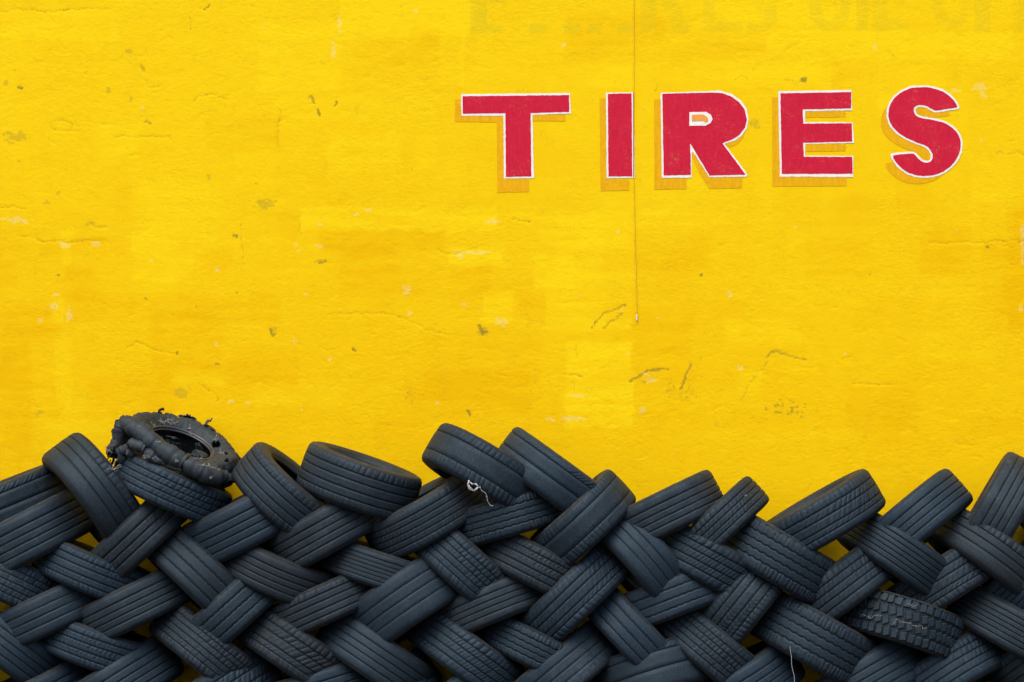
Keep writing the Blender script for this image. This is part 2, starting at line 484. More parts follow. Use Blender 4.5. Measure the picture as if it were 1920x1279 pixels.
DARKP = [(0, 570, 110, 640, .3), (0, 640, 60, 860, .3), (0, 420, 40, 470, .2), (600, 430, 830, 470, .3), (640, 460, 740, 560, .25), (740, 500, 920, 560, .2), (1893, 395, 1925, 620, .45), (950, 420, 1010, 470, .25), (1190, 440, 1330, 510, .2),
         (1510, 450, 1640, 520, .2), (380, 460, 430, 520, .2), (280, 580, 420, 700, .25), (120, 500, 175, 560, .3), (160, 700, 330, 780, .2), (760, 690, 1050, 780, .2), (1187, 600, 1300, 780, .12), (1130, 560, 1400, 600, .15), (430, 650, 560, 730, .2), (1600, 560, 1900, 620, .15), (520, 395, 560, 500, .15)]


def build_wall():
    # fine spacing inside the picture, coarse outside
    fx = np.arange(-2.72, 2.7201, 0.0052)
    xs = np.concatenate([np.linspace(-14, -2.76, 60), fx, np.linspace(2.76, 14, 60)])
    fz = np.arange(0.30, 3.90, 0.0052)
    zs = np.concatenate([np.linspace(-0.05, 0.28, 12), fz, np.linspace(3.93, 6.5, 40)])
    X, Z = np.meshgrid(xs, zs, indexing='ij')
    PX = X * PPM + 960.0
    PY = 639.5 - (Z - ZC) * PPM
    n, m = X.shape
    tint = 0.56 + 0.26 * (fbm(X * 1.3 + 40, Z * 1.7 + 40, 11, 4) - 0.5)
    olive = np.zeros_like(X); chip = np.zeros_like(X); scuff = np.zeros_like(X); ghost = np.zeros_like(X)
    H = np.zeros_like(X)
    ix0, iz0 = 60, 12

    def window(x0, y0, x1, y1):
        i0 = np.searchsorted(xs, wall_x(x0)); i1 = np.searchsorted(xs, wall_x(x1)) + 1
        j0 = np.searchsorted(zs, wall_z(y1)); j1 = np.searchsorted(zs, wall_z(y0)) + 1
        return slice(i0, i1), slice(j0, j1)

    def seg_dist(poly, pad):
        a = np.array(poly, float)
        w = window(a[:, 0].min() - pad, a[:, 1].min() - pad, a[:, 0].max() + pad, a[:, 1].max() + pad)
        px, py = PX[w], PY[w]
        px = px + 5 * (vnoise(px * 0.09, py * 0.09, 3) - 0.5) + 3 * (vnoise(px * 0.3, py * 0.3, 4) - 0.5)
        py = py + 5 * (vnoise(px * 0.09, py * 0.09, 5) - 0.5) + 3 * (vnoise(px * 0.3, py * 0.3, 6) - 0.5)
        d = np.full(px.shape, 1e9)
        for (ax, ay), (bx, by) in zip(poly[:-1], poly[1:]):
            dx, dy = bx - ax, by - ay
            tt = np.clip(((px - ax) * dx + (py - ay) * dy) / max(dx * dx + dy * dy, 1e-6), 0, 1)
            d = np.minimum(d, np.hypot(px - ax - tt * dx, py - ay - tt * dy))
        return w, d

    def rect(x0, y0, x1, y1, amt, soft=7):
        w = window(x0 - soft, y0 - soft, x1 + soft, y1 + soft)
        px = PX[w] + 9 * (vnoise(PX[w] * .06, PY[w] * .06, 21) - .5) + 5 * (vnoise(PX[w] * .25, PY[w] * .05, 22) - .5)
        py = PY[w] + 9 * (vnoise(PX[w] * .06, PY[w] * .06, 23) - .5) + 5 * (vnoise(PX[w] * .05, PY[w] * .25, 24) - .5)
        k = np.clip(np.minimum(np.minimum(px - x0, x1 - px), np.minimum(py - y0, y1 - py)) / soft + .5, 0, 1)
        streak = 0.55 + 0.9 * (vnoise(PX[w] * .012, PY[w] * .11, 25) - .5) + .4 * (fbm(PX[w] * .05, PY[w] * .05, 26, 3) - .3)
        tint[w] += amt * k * np.clip(streak, 0.1, 1.2)

    # roller and brush patches: old coats of slightly different yellow
    rs = random.Random(5)
    for _ in range(130):
        cx, cy = rs.uniform(-60, 1980), rs.uniform(-40, 1000)
        ww, hh = rs.choice([(60, 160), (110, 60), (220, 40), (150, 110), (70, 70), (300, 60)])
        ww *= rs.uniform(.6, 1.5); hh *= rs.uniform(.6, 1.5)
        rect(cx - ww / 2, cy - hh / 2, cx + ww / 2, cy + hh / 2, rs.uniform(-.34, .30), rs.choice([4, 8, 16]))
    for a in LIGHT: rect(*a[:4], a[4] * 1.5)
    for a in DARKP: rect(*a[:4], -a[4] * 1.4, 14)
    # lower half: a more orange coat, plus light falloff painted into the tint
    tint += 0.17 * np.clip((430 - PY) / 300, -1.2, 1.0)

    # relief: trowelled render with ridges and flakes
    big = fbm(X * 2.2 + 9, Z * 2.6 + 9, 31, 4)
    ridg = np.abs(fbm(X * 9 + 3, Z * 17 + 3, 41, 4) - 0.5)
    ridg2 = np.abs(fbm(X * 15 + 31, Z * 20 + 13, 45, 3) - 0.5)
    amount = np.clip((fbm(X * 1.1 + 70, Z * 1.1 + 70, 51, 3) - 0.36) * 5, 0.15, 1)
    H -= 0.0045 * big
    H -= amount * 0.0034 * np.clip(1 - ridg / 0.035, 0, 1) ** 2
    flake = fbm(X * 7 + 5, Z * 9 + 8, 61, 4)
    H -= 0.0018 * np.clip((flake - 0.57) / 0.012, 0, 1)
    H -= amount * 0.0022 * np.clip(1 - ridg2 / 0.02, 0, 1)
    H -= 0.0016 * fbm(X * 40, Z * 48, 71, 2)

    for c in CRACKS:
        w, d = seg_dist(c, 14)
        H[w] -= 0.006 * np.clip(1 - d / 3.2, 0, 1)
        scuff[w] = np.maximum(scuff[w], 0.62 * np.clip(1.25 - d / 2.6, 0, 1))
    for _ in range(230):      # small random flaws
        cx, cy = rs.uniform(-40, 1960), rs.uniform(-20, 1000)
        if 850 < cx < 1815 and 160 < cy < 360: continue
        a = rs.uniform(-0.5, 0.5) if rs.random() < .7 else rs.uniform(0, 3.1)
        L = rs.uniform(4, 22)
        pts = [(cx + math.cos(a) * L * k + rs.uniform(-3, 3), cy + math.sin(a) * L * k + rs.uniform(-3, 3)) for k in (0, .5, 1)]
        w, d = seg_dist(pts, 10)
        if d.size == 0: continue
        H[w] -= 0.004 * np.clip(1 - d / 3.0, 0, 1)
        scuff[w] = np.maximum(scuff[w], rs.uniform(.25, .55) * np.clip(1.2 - d / 2.6, 0, 1))
    for pts, wd, s in SCUFFS:
        w, d = seg_dist(pts, wd + 10)
        scuff[w] = np.maximum(scuff[w], s * np.clip(1.3 - d / wd, 0, 1))
        H[w] -= 0.002 * np.clip(1 - d / wd, 0, 1)

    def blob(arr, x, y, rx, ry, s, speck=False):
        w = window(x - rx * 1.8, y - ry * 1.8, x + rx * 1.8, y + ry * 1.8)
        d = np.hypot((PX[w] - x) / rx, (PY[w] - y) / ry) + 2.0 * (fbm(PX[w] * .16, PY[w] * .22, 81, 3) - .5)
        k = np.clip(1.35 - d, 0, 1)
        if speck: k = k * (vnoise(PX[w] * .22, PY[w] * .22, 83) > .52)
        arr[w] = np.maximum(arr[w], s * np.clip(k * 1.6, 0, 1))
    for x, y, rx, ry in OLIVE: blob(olive, x, y, rx * 1.15, ry * 1.15, 0.82)
    for x, y, rx, ry in CHIPS: blob(chip, x, y, rx, ry, 0.72)
    for x, y, rx, ry, s in SPECKLE: blob(scuff, x, y, rx, ry, s, True)
    for _ in range(45):
        blob(chip, rs.uniform(0, 1920), rs.uniform(380, 900), rs.uniform(2, 5), rs.uniform(2, 4), rs.uniform(.4, .65))
    for poly in GHOST:
        a = np.array(poly, float)
        w = window(a[:, 0].min() - 3, a[:, 1].min() - 3, a[:, 0].max() + 3, a[:, 1].max() + 3)
        px, py = PX[w] + 3 * (vnoise(PX[w] * .2, PY[w] * .2, 91) - .5), PY[w] + 3 * (vnoise(PX[w] * .2, PY[w] * .2, 92) - .5)
        ins = np.zeros(px.shape, bool)
        for (ax, ay), (bx, by) in zip(poly, poly[1:] + poly[:1]):
            if ay == by: continue
            ins ^= ((ay > py) != (by > py)) & (px < (bx - ax) * (py - ay) / (by - ay) + ax)
        strength = 0.85 if a[:, 0].max() < 1190 else 0.62
        ghost[w] = np.maximum(ghost[w], ins * strength * (0.5 + fbm(PX[w] * .05, PY[w] * .05, 93, 3)))

    # the sign writer's area is flat: paint layers lie on it
    x0, y0, x1, y1 = LETTER_BOX
    d = np.maximum(np.maximum(x0 - PX, PX - x1), np.maximum(y0 - PY, PY - y1))
    H *= np.clip(d / 25.0, 0, 1)
    dl = np.clip(1 - np.abs(PX - 1187) / 10, 0, 1) * (PY < 610)   # straight bed behind the cable
    H *= 1 - dl
    H *= (np.abs(X) < 2.7) & (Z > .3) & (Z < 3.89)
    H *= 0.20
    V = np.stack([X, -H, Z], -1).reshape(-1, 3)
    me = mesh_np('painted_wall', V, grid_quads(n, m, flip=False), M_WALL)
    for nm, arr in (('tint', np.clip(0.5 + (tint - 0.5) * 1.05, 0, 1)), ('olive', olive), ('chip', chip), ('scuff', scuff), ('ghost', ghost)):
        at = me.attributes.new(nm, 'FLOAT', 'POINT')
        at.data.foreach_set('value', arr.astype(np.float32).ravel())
    o = obj('painted_wall', me)
    tag(o, 'bright yellow painted rendered wall with red TIRES lettering behind the tires', 'wall')
    # back and top so the wall has thickness
    bk = bmesh.new()
    for a in ((-14, 0.004, -0.05, 14, 0.30, 6.5),):
        bmesh.ops.create_cube(bk, size=1, matrix=Matrix.Translation(((a[0] + a[3]) / 2, 0.166, (a[2] + a[5]) / 2)) @ Matrix.Diagonal((28, 0.29, 6.55, 1)))
    mb = bpy.data.meshes.new('masonry_core'); bk.to_mesh(mb); bk.free(); mb.materials.append(M_GROUND)
    obj('masonry_core', mb, o)
    return o


WALL = build_wall()


# ------------------------------------------------------------------ lettering
def c1(pts): return [(820 + .3229 * x, 130 + .3229 * y) for x, y in pts]
def c2(pts): return [(1360 + .29167 * x, 130 + .29167 * y) for x, y in pts]


S_RED = c2([(1490, 240), (1470, 200), (1420, 155), (1360, 128), (1290, 115), (1200, 118), (1130, 145), (1080, 190), (1052, 240), (1045, 300), (1060, 350), (1100, 400), (1160, 440), (1240, 475), (1290, 490), (1320, 520),
            (1335, 560), (1325, 590), (1300, 602), (1262, 595), (1235, 570), (1210, 540), (1070, 552), (1095, 600), (1140, 645), (1190, 672), (1260, 688), (1340, 682), (1410, 655), (1470, 605), (1505, 540), (1515, 480),
            (1500, 420), (1460, 375), (1400, 340), (1330, 325), (1260, 315), (1222, 300), (1207, 265), (1215, 240), (1245, 228), (1290, 235), (1325, 255), (1348, 268), (1490, 246)])


def offset_poly(p, d):
    n = len(p); out = []
    area = sum(p[i][0] * p[(i + 1) % n][1] - p[(i + 1) % n][0] * p[i][1] for i in range(n))
    s = 1 if area > 0 else -1
    for i in range(n):
        a, b, c = Vector(p[i - 1]), Vector(p[i]), Vector(p[(i + 1) % n])
        e1, e2 = (b - a).normalized(), (c - b).normalized()
        n1, n2 = Vector((e1.y, -e1.x)) * s, Vector((e2.y, -e2.x)) * s
        k = (n1 + n2)
        k = k / max(k.length_squared / 2, 0.45)
        out.append(tuple(b + k * d))
    return out


def smooth_poly(p, it=2):
    for _ in range(it):
        q = []
        for i in range(len(p)):
            a, b = p[i], p[(i + 1) % len(p)]
            if math.dist(a, b) > 25: q += [a] if False else [tuple(np.add(np.multiply(a, .93), np.multiply(b, .07))), tuple(np.add(np.multiply(a, .07), np.multiply(b, .93)))]
            else: q += [tuple(np.add(np.multiply(a, .75), np.multiply(b, .25))), tuple(np.add(np.multiply(a, .25), np.multiply(b, .75)))]
        p = q
    return p


LETTERS = [
    ('T', c1([(147, 157), (765, 150), (765, 247), (541, 255), (546, 622), (398, 625), (395, 255), (147, 258)]),
     c1([(137, 145), (400, 142), (770, 138), (775, 258), (553, 265), (561, 632), (387, 635), (383, 270), (140, 271)]),
     [c1([(103, 175), (140, 175), (140, 262), (742, 262), (745, 302), (533, 300), (533, 712), (348, 715), (345, 308), (103, 305)])], []),
    ('I', c1([(990, 143), (1127, 140), (1132, 622), (993, 622)]), c1([(979, 137), (1139, 134), (1147, 631), (983, 633)]),
     [c1([(942, 170), (985, 170), (985, 640), (1115, 640), (1115, 703), (948, 707)])], []),
    ('R', c1([(1306, 143), (1590, 135), (1650, 138), (1700, 155), (1750, 190), (1785, 235), (1797, 290), (1785, 340), (1755, 380), (1710, 408), (1655, 430), (1790, 612), (1580, 617), (1468, 430), (1472, 613), (1314, 617)]),
     c1([(1296, 136), (1450, 132), (1640, 124), (1705, 142), (1762, 180), (1797, 230), (1807, 290), (1796, 345), (1762, 392), (1722, 417), (1668, 434), (1802, 612), (1797, 623), (1578, 627), (1486, 481), (1476, 483), (1476, 629), (1304, 631)]),
     [c1([(1258, 175), (1300, 175), (1305, 635), (1447, 635), (1445, 695), (1260, 698)]), c1([(1476, 480), (1490, 480), (1580, 625), (1770, 630), (1768, 690), (1580, 695), (1520, 600), (1480, 510)]),
      c1([(1660, 430), (1698, 455), (1748, 430), (1778, 390), (1790, 345), (1760, 385), (1715, 412)])],
     [('counter_outline', M_WHITE, c1([(1463, 250), (1560, 248), (1588, 266), (1598, 290), (1586, 312), (1556, 328), (1463, 329)]), 0.0042),
      ('counter_fill', M_PEACH, c1([(1478, 265), (1545, 263), (1568, 280), (1572, 305), (1556, 310), (1542, 300), (1478, 302)]), 0.0054)]),
    ('E', c2([(353, 155), (808, 147), (808, 252), (497, 258), (500, 350), (812, 347), (815, 465), (500, 472), (503, 563), (815, 563), (818, 672), (362, 672)]),
     c2([(340, 142), (600, 137), (810, 133), (815, 265), (514, 270), (513, 340), (817, 341), (828, 474), (513, 481), (513, 556), (824, 558), (821, 693), (350, 690)]),
     [c2([(300, 180), (345, 180), (352, 680), (780, 680), (778, 750), (302, 753)]), c2([(508, 262), (772, 260), (770, 307), (508, 310)]), c2([(508, 474), (775, 470), (772, 525), (508, 530)])], []),
    ('S', smooth_poly(S_RED), smooth_poly(offset_poly(S_RED, 3.6)), [smooth_poly([(x - 14, y + 15) for x, y in S_RED])], []),
]


def flat_poly(name, pts, y, mat, parent, jit=0.9):
    """a coat of paint: polygon with slightly uneven brushed edges, at distance y in front of the wall"""
    q = []
    rj = random.Random(len(pts) * 31 + int(pts[0][0]))
    for a, b in zip(pts, pts[1:] + pts[:1]):
        k = max(1, int(math.dist(a, b) / 5))
        for i in range(k):
            t = i / k
            j = jit if (i or k == 1) else jit * .4
            q.append((a[0] + (b[0] - a[0]) * t + rj.uniform(-j, j) * .5, a[1] + (b[1] - a[1]) * t + rj.uniform(-j, j) * .5))
    vs = [Vector((wall_x(x), wall_z(yy), 0)) for x, yy in q]
    tris = geometry.tessellate_polygon([vs])
    me = bpy.data.meshes.new(name)
    fs = []
    for t in tris:
        a, b, c = (vs[i] for i in t)
        fs.append(t if (b - a).cross(c - a).z > 0 else t[::-1])
    me.from_pydata([(v.x, -y, v.y) for v in vs], [], fs)
    me.update()
    me.materials.append(mat)
    return obj(name, me, parent)


for ch, red, white, shadows, extra in LETTERS:
    L = flat_poly('painted_letter', red, 0.0032, M_RED, WALL, 0.7)
    L['label'] = 'red painted capital letter %s with white outline' % ch
    flat_poly('white_outline', white, 0.0022, M_WHITE, L, 0.9)
    for sp in shadows:
        flat_poly('orange_drop_shadow', sp, 0.0012, M_ORANGE, L, 0.5)
    for nm, mt, pp, yy in extra:
        flat_poly(nm, pp, yy, mt, L, 0.6)

# thin cable hanging down the wall, painted over with everything else
cab = bpy.data.objects.new('hanging_cable', None)
cab.location = (wall_x(1193), -0.006, wall_z(604))
link(cab)
tag(cab, 'thin painted-over cable running straight down the wall beside the letter I', 'cable')


def cable_piece(name, y0, y1, mat, rad=0.0022):
    pts = []
    for k in range(9):
        y = y0 + (y1 - y0) * k / 8
        x = np.interp(y, [-400, 330, 450, 520, 604], [1187.2, 1188, 1190, 1192, 1194])
        pts.append(Vector((wall_x(x), -0.0045, wall_z(y))) - Vector(cab.location))
    return tube(name, pts, rad, mat, cab)


cable_piece('cable_run', -400, 174, M_CABLE)
cable_piece('red_painted_run', 174, 333, M_CABLE_RED, 0.0018)
cable_piece('cable_run', 333, 592, M_CABLE)
cable_piece('bare_end', 590, 601, M_BARE, 0.0042)


# ------------------------------------------------------------------ tires
RO, SH = 0.315, 0.100       # nominal outer radius and half section width
NSEG = 96


def crown(z):
    """outer tread radius at axial position z"""
    a = abs(z)
    r = RO - 0.0035 * (a / 0.08) ** 2
    if a > 0.074: r -= 0.0075 * ((a - 0.074) / 0.016) ** 1.8
    return r


def lathe(name, prof, mat, nseg=NSEG, flip=False, closed=False):
    prof = np.array(prof)
    th = np.linspace(0, 2 * np.pi, nseg + 1)
    Rr = np.broadcast_to(prof[:, 0], (nseg + 1, len(prof)))
    V = np.stack([Rr * np.cos(th)[:, None], Rr * np.sin(th)[:, None], np.broadcast_to(prof[:, 1], Rr.shape)], -1)
    d = np.concatenate([[0], np.cumsum(np.hypot(*np.diff(prof, axis=0).T))])
    UV = np.stack([np.broadcast_to((th * RO)[:, None], Rr.shape), np.broadcast_to(d, Rr.shape)], -1)
    return mesh_np(name, V.reshape(-1, 3), grid_quads(nseg + 1, len(prof), flip=flip), mat, UV.reshape(-1, 2))


def rib_mesh(name, z0, z1, depth=0.006, pitch=0, slot=0.25, sdepth=0.004, skew=0.0, vee=0.0, zig=0.0, zn=60, curve=0.0, seed=0, wear=0.0):
    """one ring of tread between two grooves. pitch slots per turn, skewed, V-shaped or curved; zig: zigzag groove edges"""
    rr = random.Random(seed)
    if pitch:
        ths, hs = [], []
        for k in range(pitch):
            p = (k + rr.uniform(-.20, .20)) / pitch
            dk = rr.choice([.35, .7, .9, 1.0, 1.1])
            s = slot / pitch
            e = 0.12 * s + 0.0002
            ths += [p, p + e, p + s - e, p + s, p + s + (1 / pitch - s) * 0.5]
            hs += [0, dk, dk, 0, 0]
        ths = np.array(ths) * 2 * np.pi; hs = np.array(hs, float)
    else:
        n = 2 * zn if zig else 120
        ths = np.arange(n) / n * 2 * np.pi; hs = np.zeros(n)
    n = len(ths)
    zp = np.linspace(z0, z1, 5)
    m = len(zp) + 2
    f = np.linspace(-1, 1, 5)
    V = np.zeros((n + 1, m, 3)); UV = np.zeros((n + 1, m, 2))
    for i in range(n + 1):
        t0 = ths[i % n] + (2 * np.pi if i == n else 0)
        h = hs[i % n] * (0.25 + 0.75 * min(1, max(0, 0.55 + 0.6 * math.sin(2 * t0 + seed) + 0.3 * math.sin(5 * t0 + 2 * seed)))) * 0.75
        zz = 0.0
        if zig: zz = zig * (1 - 4 * abs(((t0 / (2 * np.pi) * zn) % 1.0) - 0.5))
        zz += 0.0007 * (mnoise.noise(Vector((math.cos(t0) * 9, math.sin(t0) * 9, z0 * 40))))
        worn = 0.0012 * mnoise.noise(Vector((math.cos(t0) * 3, math.sin(t0) * 3, z0 * 30 + seed)))
        for j in range(m):
            jj = min(max(j - 1, 0), 4)
            z = zp[jj]
            r = crown(z) - h * sdepth + worn
            if wear: r -= wear * max(0, math.sin(t0 * 1.0 + z * 8 + seed) - .3) ** 2
            if j == 0 or j == m - 1: r = crown(z) - depth
            else:
                if jj == 0: z += 0.0007
                if jj == 4: z -= 0.0007
            th = t0 + (skew * f[jj] + vee * abs(f[jj]) + curve * f[jj] ** 2 * np.sign(f[jj])) * (1 if 0 < j < m - 1 else 1)
            V[i, j] = (r * math.cos(th), r * math.sin(th), z + zz)
            UV[i, j] = (th * RO, z)
    return mesh_np(name, V.reshape(-1, 3), grid_quads(n + 1, m), M_TREAD, UV.reshape(-1, 2), smooth=False)


def side_profile(s):
    pr = [(RO - 0.0105, .0885), (RO - 0.018, .0945), (RO - 0.030, .0975), (RO - 0.034, .0990), (RO - 0.037, .0978), (RO - 0.050, .1000), (RO - 0.070, .0995), (RO - 0.086, .0950), (RO - 0.094, .0915), (RO - 0.098, .0930),
          (RO - 0.103, .0860), (RO - 0.111, .0800), (RO - 0.117, .0750), (RO - 0.119, .0690), (RO - 0.115, .0640), (RO - 0.100, .0740), (RO - 0.080, .0860), (RO - 0.055, .0890), (RO - 0.034, .0850), (RO - 0.022, .0740)]
    return [(r, z * s) for r, z in pr]


def casing_mesh(depth=0.006):
    zs_ = np.linspace(-0.0895, 0.0895, 15)
    pr = [(crown(z) - depth, z) for z in zs_]
    pr += [(RO - 0.0225, z) for z in np.linspace(0.0745, -0.0745, 7)]
    pr.append(pr[0])
    return lathe('tread', pr, M_CASING)


SIDE_A = lathe('sidewall', side_profile(1), M_SIDE)
SIDE_B = lathe('sidewall', side_profile(-1), M_SIDE, flip=True)
CASING = casing_mesh()
CASING_DEEP = casing_mesh(0.011)

E0 = 0.0890


def ribs(edges, g=0.0075, outer=None, inner=None, **kw):
    """edges: groove centre positions; outer/inner: keyword sets for shoulder and inner ribs"""
    z = [-E0] + list(edges) + [E0]
    out = []
    for i in range(len(z) - 1):
        a = z[i] + (g / 2 if i else 0); b = z[i + 1] - (g / 2 if i < len(z) - 2 else 0)
        o = dict(kw)
        sh = i in (0, len(z) - 2)
        o.update((outer if sh else inner) or {})
        if sh and i == 0 and 'skew' in o: o['skew'] = -o['skew']
        if b - a > .06 and len(z) < 6: o['pitch'] = 0
        out.append(rib_mesh('tread_rib', a, b, seed=i + 3, **o))
    return out


SL = dict(pitch=62, slot=.09, sdepth=0.0014, skew=.012)
DESIGNS = {
    # five ribs, notched shoulders
    'highway': ribs([-.055, -.020, .018, .052], g=0.0033, depth=0.0034, outer=SL),
    # worn smooth, shallow grooves
    'bald': ribs([-.040, .0, .040], g=0.0020, depth=0.0016, wear=.002),
    'bald_two': ribs([-.042, .048], g=0.0025, depth=0.0023, wear=.0015, outer=dict(pitch=70, slot=.13, sdepth=0.0016, skew=.01)),
    # square blocks
    'blocks': ribs([-.050, -.017, .017, .050], g=0.0033, depth=0.0034, outer=dict(SL, pitch=58), inner=dict(pitch=66, slot=.10, sdepth=0.0013, skew=.022)),
    'fine_blocks': ribs([-.055, -.028, 0, .028, .055], g=0.0028, depth=0.0030, outer=dict(SL, pitch=74), inner=dict(pitch=78, slot=.10, sdepth=0.0010, skew=.012)),
    # zigzag grooves
    'zigzag': ribs([-.048, -.016, .016, .048], g=0.0036, depth=0.0037, zig=0.0023, zn=46, outer=dict(pitch=92, slot=.24, sdepth=0.0022)),
    'zigzag_soft': ribs([-.050, -.006, .042], g=0.0027, depth=0.0026, zig=0.0017, zn=56),
    # curved shoulder bars
    'bars': ribs([-.050, -.018, .018, .050], g=0.0037, depth=0.0037, outer=dict(pitch=60, slot=.22, sdepth=0.0026, curve=.03), inner=dict(pitch=96, slot=.12, sdepth=0.0009, skew=.03)),
    # feathered either side of one groove
    'herring': ribs([-.006, .060], g=0.0027, depth=0.0030, pitch=74, slot=.10, sdepth=0.0012, skew=.06),
    'chevron': ribs([-.054, -.02, .02, .054], g=0.0037, depth=0.0037, outer=dict(SL, pitch=70), inner=dict(pitch=84, slot=.10, sdepth=0.0010, vee=.03)),
    # many straight ribs
    'ribbed': ribs([-.058, -.034, -.011, .011, .034, .058], g=0.0028, depth=0.0030),
    'straight': ribs([-.050, -.018, .012, .045], g=0.0028, depth=0.0030, wear=.001),
    'grooved': ribs([-.040, -.004, .036], g=0.0043, depth=0.0045, inner=dict(pitch=70, slot=.10, sdepth=0.0011, skew=.03)),
    'asym': ribs([-.056, -.030, .012, .048], g=0.0031, depth=0.0034, inner=dict(pitch=60, slot=.11, sdepth=0.0016, skew=.05), outer=SL),
    'plain_shoulder': ribs([-.026, .014, .052], g=0.0023, depth=0.0023, wear=.0015, outer=dict(pitch=60, slot=.12, sdepth=0.0014)),
}


def block_mesh():
    bm = bmesh.new()
    w, l, h = .0195, .0150, .0105
    vs = []
    for x, k in ((0, 1.06), (h, .94)):
        for (y, z) in ((-l, -w), (l, -w * .8), (l * 1.0, w), (-l, w * .8)):
            vs.append(bm.verts.new((x, y * k, z * k)))
    bm.faces.new(vs[4:]); bm.faces.new(vs[:4][::-1])
    for i in range(4): bm.faces.new((vs[i], vs[(i + 1) % 4], vs[4 + (i + 1) % 4], vs[4 + i]))
    bmesh.ops.recalc_face_normals(bm, faces=bm.faces)
    bmesh.ops.bevel(bm, geom=[e for e in bm.edges], offset=.0012, segments=1, affect='EDGES')
    me = bpy.data.meshes.new('tread_block'); bm.to_mesh(me); bm.free()
    me.materials.append(M_TREAD)
    return me


BLOCK = block_mesh()
PILE = 'used tires laced in a herringbone pile against the wall'


def part(name, me, parent, tone, dust, spin=0.0):
    o = obj(name, me, parent)
    o['tone'] = float(tone); o['dust'] = float(dust)
    o['warm'] = float(math.modf(abs(tone) * 7.77 + dust * 3.1)[0] ** 1.6)
    if spin: o.rotation_euler = (0, 0, spin)
    return o


def frame_at(cx, cy, ang, tilt, depth):
    """matrix of a tire whose middle shows at photo pixel cx, cy, at distance depth in front of the wall;
    x axis along the visible strip, z axis along the axle"""
    k = (DIST - depth) / FPX
    c = Vector(((cx - 960) * k, -depth, ZC + (639.5 - cy) * k))
    v = (c - Vector(cam.location)).normalized()
    u = Vector((math.cos(R(ang)), 0, math.sin(R(ang))))
    n = u.cross(v).normalized()
    if n.z < 0: n = -n
    u = v.cross(n).normalized() if v.cross(n).dot(u) > 0 else -v.cross(n).normalized()
    n2 = n * math.cos(R(tilt)) - v * math.sin(R(tilt))
    w = n2.cross(u).normalized()
    m = Matrix((u, w, n2)).transposed().to_4x4()
    m.translation = c
    return m


def tire(cx, cy, ang, w, tilt=0, design='highway', label=None, length=236, dz=0.0, tone=None, dust=None, yaw=0.0):
    rt = random.Random(int(cx * 7 + cy * 13))
    m = frame_at(cx, cy, ang, tilt, 0.345 + dz)
    if yaw: m = m @ Matrix.Rotation(R(yaw), 4, 'Y')
    root = bpy.data.objects.new('used_tire', None)
    root.empty_display_size = 0.1
    link(root)
    s = length / 383.0 / (2 * RO)
    sw = (w / 394.0) / (2 * 0.0935)
    root.matrix_world = m @ Matrix.Diagonal((s * rt.uniform(.99, 1.01), s * rt.uniform(.98, 1.01), sw, 1))
    tag(root, label or 'worn black tire of the lowest hidden course under the pile, at the bottom edge', 'tire', PILE)
    tone = rt.uniform(.12, .95) if tone is None else tone
    dust = rt.choice([.05, .15, .3, .5, .8]) * rt.uniform(.8, 1.3) if dust is None else dust
    spin = rt.uniform(0, 6.28)
    tr = part('tread', CASING_DEEP if design == 'offroad' else CASING, root, tone, dust, spin)
    if design == 'offroad':
        for row, z in enumerate((-.0690, -.0230, .0230, .0690)):
            for k in range(48):
                th = (k + (0.5 if row % 2 else 0) + rt.uniform(-.1, .1)) / 48 * 2 * math.pi
                b = part('tread_block', BLOCK, tr, min(1, tone + rt.uniform(-.2, .2)), dust)
                rad = crown(z) - .0115 + rt.uniform(-.003, .0012)
                b.matrix_local = Matrix.Rotation(th, 4, 'Z') @ Matrix.Translation((rad, 0, z)) @ Matrix.Rotation((.24 if abs(z) < .05 else .05 if z < 0 else -.05) + rt.uniform(-.14, .14), 4, 'X') @ Matrix.Rotation(0.12 * (1 if z < -.05 else -1 if z > .05 else 0), 4, 'Y')
    else:
        for me in DESIGNS[design]:
            part('tread_rib', me, tr, tone, dust)
    for me in (SIDE_A, SIDE_B):
        part('sidewall', me, root, tone, dust, spin)
    return root


# (cx, cy, angle, width, tilt, design, extras, label): middle of each tire in the photograph, lean (+ rises to the right), tread width
T = []
def add(cx, cy, ang, w, tilt, design, label, **kw): T.append((cx, cy, ang, w, tilt, design, label, kw))

# skyline
add(10, 945, 22, 80, 2, 'herring', 'uppermost tire at the left edge of the picture, leaning right, partly out of frame', dz=-.02)
add(180, 926, -53, 84, -6, 'plain_shoulder', 'steeply tilted wide tire with tan scuffed lower edge, just left of the burnt tire', dz=.06, dust=.2)
add(55, 1004, 27, 88, 0, 'straight', 'smooth wide tire at the left edge, second from the top, rising right', dz=.0, tone=.8)
add(322, 914, -24, 67, 4, 'blocks', 'ribbed tire lying directly under the burnt shredded tire', length=226, dz=.05)
add(262, 1003, 43, 76, 0, 'grooved', 'tire with deep straight grooves rising right, tucked below the ribbed tire under the burnt one')
add(457, 980, 27, 88, 2, 'straight', 'grooved tire rising right between the burnt tire and the tire with the open slit hole', tone=.8)
add(541, 928, -41, 80, 9.5, 'highway', 'tilted skyline tire with its dark hole showing, second right of the burnt tire', length=222, dz=.03)
add(674, 903, -19, 85, 5.5, 'highway', 'wide tire lying nearly flat on the skyline, its rim slit facing up', length=226, dz=.05, dust=.3)
add(613, 994, 29, 82, 0, 'straight', 'smooth grooved tire rising right, directly under the wide flat-lying skyline tire')
add(796, 966, 29, 80, 6, 'fine_blocks', 'blocky tire with pale scuffed upper edge under the string, rising right', tone=.85)
add(908, 886, -31, 82, -5, 'bald_two', 'bald wide skyline tire that the white string hangs from', dz=.05, tone=.4, dust=.35)
add(1040, 898, -36, 78, 0, 'herring', 'skyline tire with one centre groove and feathered tread, right of the string tire', dz=.03)
